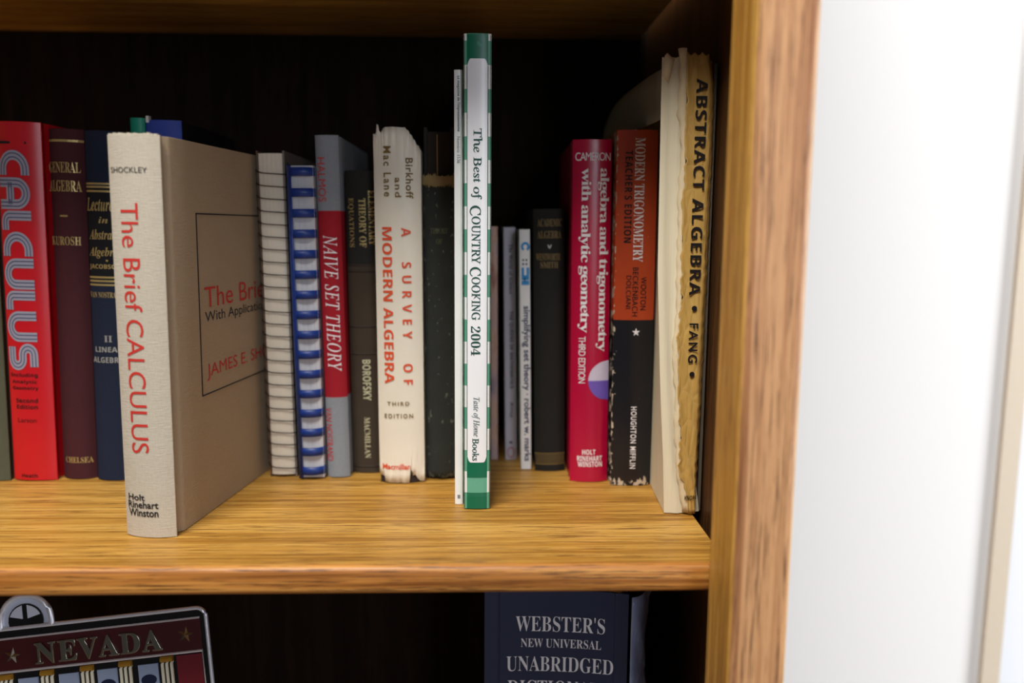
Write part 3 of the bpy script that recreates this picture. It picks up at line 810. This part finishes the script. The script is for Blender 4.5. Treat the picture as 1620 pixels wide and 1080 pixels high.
# worn black book
e, w, H, b = place('worn', 'hardcover_book', 'scuffed black book with a frayed spine top, between the cream book and the thin magazine', 'book')
M_worn = book_mat('worn_black_cloth', srgb(50, 53, 48), 'cloth', scuff=(srgb(92, 96, 86), .2), w=w + .004, h=.225, mottle=.25)
M_dk = flat('dark_board', srgb(30, 26, 22), .8)
m = MB(); m.box(-w / 2, -w / 2 + .0026, .004, .15, 0, H); m.box(w / 2 - .0026, w / 2, .004, .15, 0, H)
m.obj('cover_board', M_dk, e, bevel=.0005)
m = MB(); m.box(-w / 2 + .0028, w / 2 - .0028, .0045, .146, .003, H - .003)
m.obj('page_block', flat('exposed_dark_binding', srgb(36, 28, 20), .85), e)
m = MB(); m.box(-.0014, -.0008, .0038, .0050, .2165, .2485)
m.obj('loose_page_edge', flat('tan_paper', srgb(150, 118, 68)), e)
nj = 42
top = [(-w / 2 + w * i / nj, .2165 + .0022 * random.random()) for i in range(nj + 1)]
bot = [(-w / 2 + w * i / nj, .0004 + .0022 * random.random()) for i in range(nj + 1)]
sheet_on_spine('spine_cloth', e, w, .15, b, top, bot, M_worn, off=.0004, wave=.0004)
top2 = [(-w / 2 + w * i / nj, .2192 + .0032 * random.random() * (1 if i % 3 else .3)) for i in range(nj + 1)]
bot2 = [(u, z - .0045 - .0012 * random.random()) for u, z in top]
sheet_on_spine('frayed_edge', e, w, .15, b, top2, bot2, book_mat('tan_frayed_backing', srgb(176, 150, 98), 'cloth', mottle=.3), off=.0008, reach=.004, wave=.0012)
emit_text(e, [('THEORY', 'B', 'H', -.0062, .0062, .1795, .1835, 'dull', 'worn_lettering', 1), ('OF', 'B', 'H', -.0022, .0022, .1722, .1760, 'dull', 'worn_lettering', 1)],
          spine_fn(w, b), off=.0010)

# thin magazine and tall green gingham book
e, w, H, b = softback('mag', 'magazine', 'thin white magazine with tiny spine print, leaning on the tall gingham book', book_mat('white_gloss_paper', srgb(238, 237, 232), 'gloss', mottle=.03),
    D=.205, t=.0003, cat='magazine')
m = MB(); m.box(-.0009, .0009, -.0002, .0004, .0042, .0066)
m.obj('printed_emblem', INK['gry2'], e)

e, w, H, b = place('cook', 'hardcover_book', 'tallest book, white spine panel framed by green gingham, green at both ends', 'book')
gt = NT('green_gingham'); x_, y_, z_ = gt.xyz()
pz = gt.math('LESS_THAN', gt.math('FRACT', gt.math('DIVIDE', gt.math('ADD', z_, .0030), .0286)), .5)
px = gt.math('LESS_THAN', gt.math('ABSOLUTE', x_), .0066)
py = gt.math('LESS_THAN', gt.math('FRACT', gt.math('DIVIDE', y_, .0286)), .5)
deep, midg, pale, white = srgb(8, 104, 78), srgb(96, 166, 140), srgb(100, 164, 136), srgb(238, 240, 236)
inside = gt.math('LESS_THAN', y_, .0022)
colx = gt.math('MAXIMUM', gt.math('MULTIPLY', px, inside), gt.math('MULTIPLY', py, gt.math('SUBTRACT', 1.0, inside)))
c = gt.mix(pz, gt.mix(colx, white, midg), gt.mix(colx, pale, deep))
M_ging = gt.done(c, .32, .5)
case('cover', e, w, H, .21, b, M_ging, False, .0022, bevel=.0006)
page_block(e, w, H, .21, b, .0022, PAGES_WHITE)
m = MB(); sf = spine_fn(w, b)                       # white panel with notched ends
def panel_z(u, end):
    k = max(0.0, abs(u) - .0042) / .0022
    d = .0040 * (1 - math.sqrt(max(0, 1 - (1 - min(1, k)) ** 2))) if k > 0 else 0
    d = .0045 * min(1, k) ** 2
    return (.2866 - d) if end else (.0318 + d)
us = [-.0064 + .0128 * i / 24 for i in range(25)]
m.grid([[(u, sf(u) - .00025, panel_z(u, 0) + (panel_z(u, 1) - panel_z(u, 0)) * k / 6) for u in us] for k in range(7)])
tp = m.obj('title_panel', book_mat('white_title_panel', srgb(240, 240, 242), 'gloss', mottle=.02), e)
m = MB()
for sx in (-1, 1): m.grid([[(sx * .0064 + d, sf(.0064) - .0003, z) for d in (-.00025, .00025)] for z in (.0362, .2822)])
for sx in (-1, 1): m.grid([[(sx * .00815 + d, sf(.0081) - .0003, z) for d in (-.0002, .0002)] for z in (.001, .3006)])
m.obj('panel_outline', INK['dkgreen'], e)
M_deep = flat('deep_green_print', srgb(4, 104, 74), .35)
for z0, z1, dd in ((.2870, .3010, .0001), (.0215, .0314, .0001), (.0006, .0086, .0001)):
    m = MB()
    m.grid([[(u, sf(u) - .00015, z) for u in [-.0066 + .0132 * i / 12 for i in range(13)]] for z in (z0, z1)])
    m.obj('green_end_panel', M_deep, e)
m = MB()
for k in range(5):
    a = R(60 + 60 * k / 4 - 30)
    m.grid([[(.0034 * math.cos(a + d) * f, -.0004, .2925 + .0042 * math.sin(a + d) * f) for d in (-.07, .07)] for f in (.45, 1)])
m.obj('printed_emblem', flat('pale_green_print', srgb(70, 150, 128), .4), e)
emit_text(tp, TEXT['cook'], sf, off=.0005, curved=False)

# three thin paperbacks set back
pk = NT('mottled_pink_print')
M_pink = pk.done(pk.ramp(pk.noise((90, 90, 24), 5), [(.30, srgb(70, 78, 96)), (.42, srgb(176, 150, 156)), (.52, srgb(196, 158, 138)), (.62, srgb(150, 88, 72)), (.72, srgb(190, 186, 196))]), .5)
softback('pink', 'paperback_book', 'thin pinkish paperback tucked against the tall gingham book', M_pink, D=.10)
e, w, H, b = softback('queens', 'paperback_book', 'thin lilac grey paperback set far back, left of the white paperback', book_mat('lilac_cover', srgb(186, 180, 192), 'gloss', rough=.5, mottle=.05), D=.10)
m = MB()
rg = [(.0026 * math.cos(a), -.0003, .0062 + .0040 * math.sin(a)) for a in [2 * math.pi * i / 20 for i in range(20)]]
m.tube(rg, .0004, 5, closed=True)
m.obj('red_emblem', flat('printed_dull_red', srgb(176, 70, 80)), e)
m = MB(); m.box(-.0012, .0012, -.0003, .0003, .0134, .0152); m.obj('printed_mark', INK['ink'], e)

e, w, H, b = softback('simp', 'paperback_book', 'thin white paperback with lower case blue black title, left of the black book', book_mat('white_cover', srgb(232, 231, 230), 'gloss', rough=.5, mottle=.04), D=.12)
m = MB()
m.add(*[( [(p[0], -.0004, p[1]) for p in v], f) for v, f in [ribbon([(.0024 * math.cos(R(a)) + .0004, .1702 + .0026 * math.sin(R(a))) for a in range(-60, 241, 20)], .0009)]][0])
for x0, x1, z0, z1 in ((-.0025, .0032, .1418, .1450), (-.0025, .0032, .1456, .1492), (-.0025, -.0006, .1492, .1548), (.0012, .0032, .1492, .1548), (-.0005, .0006, .1440, .1475)):
    m.box(x0, x1, -.0004, .0002, z0, z1)
m.obj('blue_logo', INK['blue'], e)
m = MB()
for z in (.1572, .1602):
    for x in (-.0012, .0012): m.box(x - .0006, x + .0006, -.0004, .0002, z - .0006, z + .0009)
m.obj('printed_dots', INK['ink'], e)

e, w, H, b = hardback('acad', 'hardcover_book', 'short black book with worn gold capitals, left of the crimson book',
    book_mat('black_cloth', srgb(38, 36, 32), 'cloth', mottle=.2), D=.135)
m = MB(); sf = spine_fn(w, b)
for i in range(26):
    u = -w / 2 + .001 + (w - .002) * i / 25
    m.box(u - .00015, u + .00015, sf(u) - .0003, sf(u) + .0004, .0062, .0128)
m.obj('gilt_band', INK['dimgold'], e)
rules(e, sf, [(-w / 2, w / 2, .0136, .0008), (-w / 2, w / 2, .0054, .0008)], 'dimgold')

# crimson book
e, w, H, b = hardback('hrw', 'hardcover_book', 'crimson book with fat white lower case title and a two tone half disc',
    book_mat('crimson_jacket', srgb(180, 8, 56), 'gloss', rough=.27, mottle=.05))
sf = spine_fn(w, b)
def half_disc(z_lo, z_hi, mat, name):
    rows = []; cx, cz, r = .0134, .0752, .0146
    for k in range(13):
        z = z_lo + (z_hi - z_lo) * k / 12
        xl = cx - math.sqrt(max(0, r * r - (z - cz) ** 2))
        rows.append([(xl + (w / 2 - xl) * i / 10, sf(xl + (w / 2 - xl) * i / 10) - .0003, z) for i in range(11)])
    mm = MB(); mm.grid(rows); mm.obj(name, mat, e)
half_disc(.0752, .0898, flat('printed_lavender', srgb(206, 196, 216), .4), 'disc_upper_half')
half_disc(.0606, .0752, flat('printed_violet', srgb(112, 88, 182), .4), 'disc_lower_half')

# orange and black book
e, w, H, b = hardback('trig', 'hardcover_book', 'worn book, orange above and black below, with a small white star',
    book_mat('orange_and_black_boards', srgb(26, 26, 32), 'gloss', rough=.3, bs=[(.1203, .26, srgb(190, 72, 34))], scuff=(srgb(196, 180, 160), .0, 'left'), w=.0300, h=.254))
sf = spine_fn(w, b)
st = [(.0015 + (.0030 if i % 2 == 0 else .0012) * math.sin(math.pi * i / 5), .1117 + (.0030 if i % 2 == 0 else .0012) * math.cos(math.pi * i / 5)) for i in range(10)]
pyobj('printed_star', [(x, sf(x) - .0004, z) for x, z in st] + [(.0015, sf(0) - .0004, .1117)], [(i, (i + 1) % 10, 10) for i in range(10)], INK['wht'], e)

# ------------------------------------------------------------------ tattered tan paperback by the upright
e = empty('paperback_book', (.125, .5155, .0007))
tag(e, 'tattered tan paperback with black capitals and exposed cream pages, against the oak upright', 'book', GROUP)
ex, ey = .125, .5155
def lerp(tab, z):
    if z <= tab[0][0]: return tab[0][1]
    for (a, va), (c_, vc) in zip(tab, tab[1:]):
        if z <= c_: return va + (vc - va) * (z - a) / (c_ - a)
    return tab[-1][1]
LEFT = [(0, .1182), (.016, .1174), (.035, .1166), (.063, .1145), (.0893, .1128), (.158, .1092), (.22, .1084), (.287, .1078)]
MIDX = [(0, .1326), (.012, .1312), (.031, .1262), (.073, .1250), (.0893, .1228), (.13, .1228), (.158, .1238), (.175, .1222), (.208, .1228), (.25, .1222), (.287, .1212)]
H_ = .2865
rows = []
for k in range(41):
    z = H_ * k / 40
    xl, xm = lerp(LEFT, z), lerp(MIDX, z) + .0012
    bx = max(lerp([(0, .1212), (.1, .1216), (.287, .1222)], z), xl + .001)   # left face meets the neighbour here
    row = [(.1262, .680), (bx + .0022, .600), (bx, .574), (xl + (bx - xl) * .35, .5365), (xl, .5172)]
    n = 7
    for i in range(1, n + 1):
        f = i / n
        row.append((xl + (xm - xl) * f, .5164 + .0012 * math.sin(f * 9 + z * 20) * .5 + .0006 * f))
    row += [(xm + .008, .5200), (.1400, .5230), (.1400, .680)]
    dz = 0 if k < 40 else 1
    zz = [z] * len(row)
    rows.append([(x - ex, y - ey, z + (dz * (.0006 * math.sin(i * 2.3)))) for i, (x, y) in enumerate(row)])
m = MB(); m.grid(rows)
n = len(rows[0])
m.add(rows[0] + [rows[0][0]], [tuple(range(n))[::-1]]); m.add(rows[-1] + [rows[-1][0]], [tuple(range(n))])
m.add([rows[0][0], rows[0][-1], rows[-1][-1], rows[-1][0]], [(0, 1, 2, 3)])
M_cream = pages_mat('cream_loose_pages', srgb(240, 228, 198), freq=900, amt=.16)
m.obj('page_block', M_cream, e, smooth=50)
# spine paper, torn on its left side and creased
crm = NT('tan_creased_paper')
v1 = crm.n('ShaderNodeTexVoronoi', feature='DISTANCE_TO_EDGE'); v1.inputs['Scale'].default_value = 1
crm.l(crm.map((190, 190, 60)), v1.inputs['Vector'])
v2 = crm.noise((300, 300, 120), 5)
crease = crm.math('ADD', crm.math('MINIMUM', crm.math('MULTIPLY', v1.outputs['Distance'], 5.0), 1.0), v2)
c = crm.mix(crm.math('MULTIPLY', crm.noise(55, 5), .5), srgb(208, 168, 92), srgb(166, 118, 54))
c = crm.mix(crm.math('MULTIPLY', crm.math('LESS_THAN', v1.outputs['Distance'], .03), .10), c, srgb(232, 206, 148))
crm.bump(crease, .3, .0007)
M_tan = crm.done(c, .5, .4)
RIGHT = [(0, .1385), (.03, .1392), (.073, .1402), (.158, .1410), (.25, .1412), (.275, .1402), (.287, .1382)]
rows = []
for k in range(81):
    z = .0004 + .2895 * k / 80
    xl = lerp(MIDX, z) + .0022 * math.sin(z * 150) * .3 + .0007 * math.sin(z * 900) + .0005 * math.sin(z * 2100)
    if z > .2: xl = max(xl, .1222)
    xr = lerp(RIGHT, z) + .0004 * math.sin(z * 700)
    row = []
    for i in range(17):
        f = i / 16
        lift = .0022 * (1 - f) ** 6
        y = .5152 - .0012 * math.sin(math.pi * f) - lift + .0003 * math.sin(f * 13 + z * 160) + (.0045 * max(0, f - .8) / .2) ** 1
        row.append((xl + (xr - xl) * f - ex, y - ey, min(z, .2895 - .0022 * abs(math.sin(f * 11)) - (.006 * max(0, f - .82) / .18 if k == 80 else 0))))
    rows.append(row)
m = MB(); m.grid(rows)
o = sp_ = m.obj('spine_paper', M_tan, e, smooth=60)
s_ = o.modifiers.new('paper', 'SOLIDIFY'); s_.thickness = .0004; s_.offset = -1
# pale torn paper strip along the break, rising at the top
rows = []
for k in range(61):
    z = .001 + .2905 * k / 60
    xm = lerp(MIDX, z)
    a = xm - .0022 - .0008 * math.sin(z * 130) - (.0012 if z > .25 else 0) - .0006 * math.sin(z * 800)
    b_ = xm + .0010
    rows.append([(a - ex, .5160 - ey, z), ((a + b_) / 2 - ex, .5150 - ey, z + .0005 * math.sin(k * 1.7)), (b_ - ex, .5138 - ey, z)])
m = MB(); m.grid(rows)
o = m.obj('torn_paper_edge', book_mat('pale_torn_paper', srgb(232, 214, 178), 'paper', mottle=.15), e, smooth=60)
s_ = o.modifiers.new('paper', 'SOLIDIFY'); s_.thickness = .0004
# folded page corner at the top left
m = MB()
m.grid([[(.1078 - ex, .5168 - ey, .276), (.1092 - ex, .5160 - ey, .2874), (.1108 - ex, .5166 - ey, .2892)],
        [(.1120 - ex, .5162 - ey, .272), (.1140 - ex, .5145 - ey, .2830), (.1150 - ex, .5152 - ey, .2850)]])
o = m.obj('folded_page_corner', M_cream, e, smooth=60)
s_ = o.modifiers.new('paper', 'SOLIDIFY'); s_.thickness = .0004
m = MB(); m.box(.1408 - ex, .1428 - ex, .5200 - ey, .680 - ey, .0005, .284)
m.obj('back_cover', flat('grey_back_card', srgb(92, 84, 72), .6), e, bevel=.0003)
# flimsy front cover curling over the lower books behind it
CUR = [(.545, .1141, .2850), (.560, .1131, .2856), (.575, .1119, .2858), (.600, .1089, .2845), (.622, .1066, .2834), (.640, .1044, .2819), (.657, .1020, .2788),
       (.670, .1001, .2742), (.682, .0990, .2690), (.690, .0982, .2640), (.695, .0978, .2560)]
rows = []
for y, x, zt in CUR:
    zb = .2535
    rows.append([(x + .0012 * math.sin(g * 3) - ex, y - ey, zb + (zt - zb) * g) for g in (0, .25, .5, .75, 1)])
m = MB(); m.grid(rows)
o = m.obj('curled_cover', flat('dull_grey_paper', srgb(150, 145, 130), .8), e, smooth=60)
s_ = o.modifiers.new('paper', 'SOLIDIFY'); s_.thickness = .0004
te = [('ABSTRACT ALGEBRA', 'SB', 'V', .1283 - ex, .1354 - ex, .1425, .2738, 'blk', 'title_lettering', 1.1),
      ('FANG', 'SBL', 'V', .1292 - ex, .1351 - ex, .0998, .1250, 'blk', 'author_lettering', 1.35),
      ('KNOPF', 'SB', 'H', .1303 - ex, .1380 - ex, .0098, .0130, 'blk', 'publisher_lettering', 1)]
emit_text(sp_, te, lambda u: -.0020, off=.0008, curved=False)
for z in (.1344, .0925):
    m = MB()
    m.add([(.1321 - ex, -.0029, z)] + [(.1321 - ex + .0017 * math.cos(2 * math.pi * i / 16), -.0029, z + .0017 * math.sin(2 * math.pi * i / 16)) for i in range(16)],
          [(0, 1 + i, 1 + (i + 1) % 16) for i in range(16)])
    m.obj('printed_dot', INK['blk'], sp_)

# ------------------------------------------------------------------ lower shelf: big dictionary
e = empty('dictionary', (.0485, .516, -.369), (0, 0, R(-5)))
tag(e, 'thick navy dictionary with silver capitals standing on the lower shelf under the nosing', 'book')
w, H, b, D = .0944, .318, -.004, .22
cv = case('cover', e, w, H, D, b, book_mat('dark_navy_jacket', srgb(24, 38, 70), 'gloss', rough=.36, mottle=.08), True, .003)
page_block(e, w, H, D, b, .003, PAGES, front=.004)
WEB = [("WEBSTER'S", 'BL', 'H', -.0266, .0322, .2887, .2998, 'wht', 'title_lettering', 1),
       ('NEW UNIVERSAL', 'BL', 'H', -.0231, .0300, .2776, .2838, 'wht', 'title_lettering', 1),
       ('UNABRIDGED', 'BL', 'H', -.0326, .0381, .2606, .2713, 'wht', 'title_lettering', 1),
       ('DICTIONARY', 'BL', 'H', -.0317, .0377, .2434, .2543, 'wht', 'title_lettering', 1)]
emit_text(cv, WEB, spine_fn(w, b), off=.0004)
pl = NT('crumpled_clear_film')
pl.b.inputs['Transmission Weight'].default_value = .1
pl.bump(pl.noise((60, 60, 26), 5), .8, .004)
M_film = pl.done(srgb(156, 168, 204), .2, .7)
rows = []
for k in range(41):
    z = .02 + .297 * k / 40
    row = []
    for i in range(9):
        f = i / 8
        wob = .0022 * math.sin(z * 95 + f * 4) + .0016 * math.sin(z * 240 + f * 9) + .0010 * math.sin(z * 510 - f * 5)
        wid = .0150 + .004 * math.sin(z * 40)
        row.append((w / 2 + .0015 + wid * f, -.006 + .016 * f ** 1.6 + wob * (.3 + f), z))
    rows.append(row)
m = MB(); m.grid(rows)
o = m.obj('torn_plastic_sleeve', M_film, e, smooth=60)
s_ = o.modifiers.new('film', 'SOLIDIFY'); s_.thickness = .0003

# ------------------------------------------------------------------ lower shelf: metal souvenir plaque
M_chrome = flat('bright_chrome', srgb(240, 240, 248), .3, .55)
M_blackplate = flat('black_enamel', srgb(16, 15, 16), .3)
M_redplate = flat('dark_red_enamel', srgb(70, 16, 18), .35)
M_goldpl = flat('gold_enamel', srgb(176, 128, 40), .35, .4)
M_bluegrey = flat('blue_grey_enamel', srgb(146, 158, 182), .35)
M_navyen = flat('navy_enamel', srgb(20, 28, 56), .4)
M_creamen = flat('cream_enamel', srgb(222, 214, 190), .35)
PY = Matrix.Rotation(R(-8), 4, 'X') @ Matrix.Rotation(R(-6.0), 4, 'Y')
e = empty('souvenir_plaque', (-.238, .50, -.0697))
e.rotation_euler = PY.to_euler()
tag(e, 'tilted chrome rimmed plaque with raised capitals and a round hanging tab, below the shelf', 'plaque')
X0, X1, Z0, Z1 = -.0714, .0640, -.075, .0090
def rrect(x0, x1, z0, z1, r, n=6):
    p = []
    for cx, cz, a0 in ((x1 - r, z1 - r, 0), (x0 + r, z1 - r, 90), (x0 + r, z0 + r, 180), (x1 - r, z0 + r, 270)):
        p += [(cx + r * math.cos(R(a0 + 90 * i / n)), cz + r * math.sin(R(a0 + 90 * i / n))) for i in range(n + 1)]
    return p
def slab(name, outline, y0, y1, mat, bevel=0, par=None):
    n = len(outline)
    vs = [(x, y0, z) for x, z in outline] + [(x, y1, z) for x, z in outline]
    fs = [tuple(range(n)), tuple(range(n, 2 * n))[::-1]] + [(i, (i + 1) % n, n + (i + 1) % n, n + i) for i in range(n)]
    return pyobj(name, vs, fs, mat, par or e, bevel=bevel)
slab('plate', rrect(X0, X1, Z0, Z1, .006), 0, .003, M_blackplate)
m = MB()
TC, TR_ = (-.0470, .0130), .0158                           # hanging tab
tab = [(TC[0] - TR_, .0090)] + [(TC[0] + TR_ * math.cos(R(a)), TC[1] + TR_ * math.sin(R(a))) for a in range(180, -1, -10)] + [(TC[0] + TR_, .0090)]
rim = rrect(X0, X1, Z0, Z1, .006)
m.tube([(x, -.0004, z) for x, z in rim], .0013, 8, closed=True)
m.tube([(x, -.0004, z) for x, z in tab], .0016, 8)
m.obj('chrome_rim', M_chrome, e, smooth=60)
ht = slab('hanging_tab', tab + [(TC[0] + TR_, .004), (TC[0] - TR_, .004)], .0002, .0028, flat('pale_tab_enamel', srgb(214, 218, 234), .3, .2))
disc = [(TC[0] + .0108 * math.cos(R(a)), TC[1] - .0002 + .0108 * math.sin(R(a))) for a in range(0, 360, 15)]
slab('tab_disc', disc, -.0006, .0004, M_blackplate, par=ht)
m = MB()
for sx in (-1, 1):
    q = [(TC[0] + sx * .0016, TC[1] + .0014), (TC[0] + sx * .0016, TC[1] + .0098)] + [(TC[0] + sx * .0098 * math.cos(R(a)), TC[1] + .0098 * math.sin(R(a))) for a in range(75, 9, -11)]
    n = len(q); m.add([(x, -.0012, z) for x, z in q] + [(x, -.0002, z) for x, z in q], [tuple(range(n)), tuple(range(n, 2 * n))[::-1]] + [(i, (i + 1) % n, n + (i + 1) % n, n + i) for i in range(n)])
m.obj('tab_window', flat('pale_window_enamel', srgb(222, 224, 238), .3, .2), ht)
rb = slab('red_band', [(X0 + .003, -.0172), (.0600, -.0172), (.0600, .0026), (X0 + .003, .0026)], -.0006, .0005, M_redplate)
m = MB()
m.tube([(X0 + .002, -.0008, .0030), (.0600, -.0008, .0030)], .0007, 6)
m.tube([(X0 + .002, -.0008, -.0178), (.0600, -.0008, -.0178), (.0600, -.0008, -.0720)], .0009, 6)
m.obj('inner_rim', M_chrome, e, smooth=60)
# raised capitals
def raised(s, x0, x1, z0, z1, mat, name, depth=.0016):
    cu = bpy.data.curves.new('raised', 'FONT'); cu.body = styled(s, 'B'); cu.extrude = .05; cu.bevel_depth = .035; cu.bevel_resolution = 2; cu.space_character = 1.12; cu.offset = -.012
    ob = bpy.data.objects.new('raised', cu); COL.objects.link(ob); bpy.context.view_layer.update()
    me = bpy.data.meshes.new_from_object(ob)
    bpy.data.objects.remove(ob); bpy.data.curves.remove(cu)
    xs = [v.co.x for v in me.vertices]; ys = [v.co.y for v in me.vertices]; zs = [v.co.z for v in me.vertices]
    ax, bx_, ay, by, az, bz = min(xs), max(xs), min(ys), max(ys), min(zs), max(zs)
    for v in me.vertices:
        a, b2, c2 = (v.co.x - ax) / (bx_ - ax), (v.co.y - ay) / (by - ay), (v.co.z - az) / (bz - az)
        v.co = (x0 + (x1 - x0) * a, -.0002 - depth * c2, z0 + (z1 - z0) * b2)
    me.materials.clear()
    return link_mesh(name, me, mat, rb)
M_letter = flat('dark_chrome', srgb(150, 142, 124), .16, .9)
raised('NEVADA', -.0432, .0358, -.0152, -.0012, M_letter, 'raised_lettering')
def star(cx, cz, r):
    q = [(cx + (r if i % 2 == 0 else r * .42) * math.sin(math.pi * i / 5 + .2), cz + (r if i % 2 == 0 else r * .42) * math.cos(math.pi * i / 5 + .2)) for i in range(10)]
    vs = [(x, -.0004, z) for x, z in q] + [(cx, -.0026, cz)]
    pyobj('raised_star', vs, [(i, (i + 1) % 10, 10) for i in range(10)], M_letter, rb)
star(.0500, -.0070, .0058); star(-.0575, -.0080, .0058)
# row of columns and panels under the band
for cx in (-.0620, -.0368, -.0120, .0118, .0376):
    m = MB()
    for d in (-.0034, -.0006, .0024): m.tube([(cx + d, -.0010, -.070), (cx + d, -.0010, -.0235), (cx + d + .0006, -.0012, -.0222)], .0011, 7)
    cl = m.obj('column', M_creamen, e, smooth=60)
    m = MB(); m.tube([(cx - .0042, -.0008, -.0208), (cx + .0036, -.0008, -.0208)], .0019, 8); m.obj('column_cap', M_goldpl, cl, smooth=60)
for cx in (-.0490, -.0240, -.0002, .0252):
    wp = slab('window_panel', [(cx - .0062, -.070), (cx + .0062, -.070), (cx + .0062, -.0228), (cx - .0062, -.0228)], -.0010, .0005, M_bluegrey)
    el = [(cx + .0048 * math.cos(R(a)), -.0325 + .0034 * math.sin(R(a))) for a in range(0, 360, 20)]
    slab('panel_oval', el, -.0014, -.0009, M_navyen, par=wp)
slab('red_panel', [(.0432, -.0720), (.0590, -.0720), (.0590, -.0196), (.0432, -.0196)], -.0008, .0005, flat('red_enamel', srgb(112, 26, 36), .35))
# wire stand that carries the plaque down to the lower shelf
inv = (Matrix.Translation((-.238, .50, -.0697)) @ PY).inverted()
m = MB()
zf = -.369 + .002
wpts = [(-.30, .475, zf), (-.30, .56, zf), (-.30, .508, -.135), (-.18, .512, -.135), (-.18, .56, zf), (-.18, .475, zf), (-.30, .475, zf)]
m.tube([inv @ Vector(p) for p in wpts], .002, 8)
m.tube([inv @ Vector(p) for p in [(-.24, .51, -.135), (-.24, .505, -.09)]], .002, 8)
m.obj('wire_stand', flat('black_wire', srgb(24, 24, 26), .5), e, smooth=60)
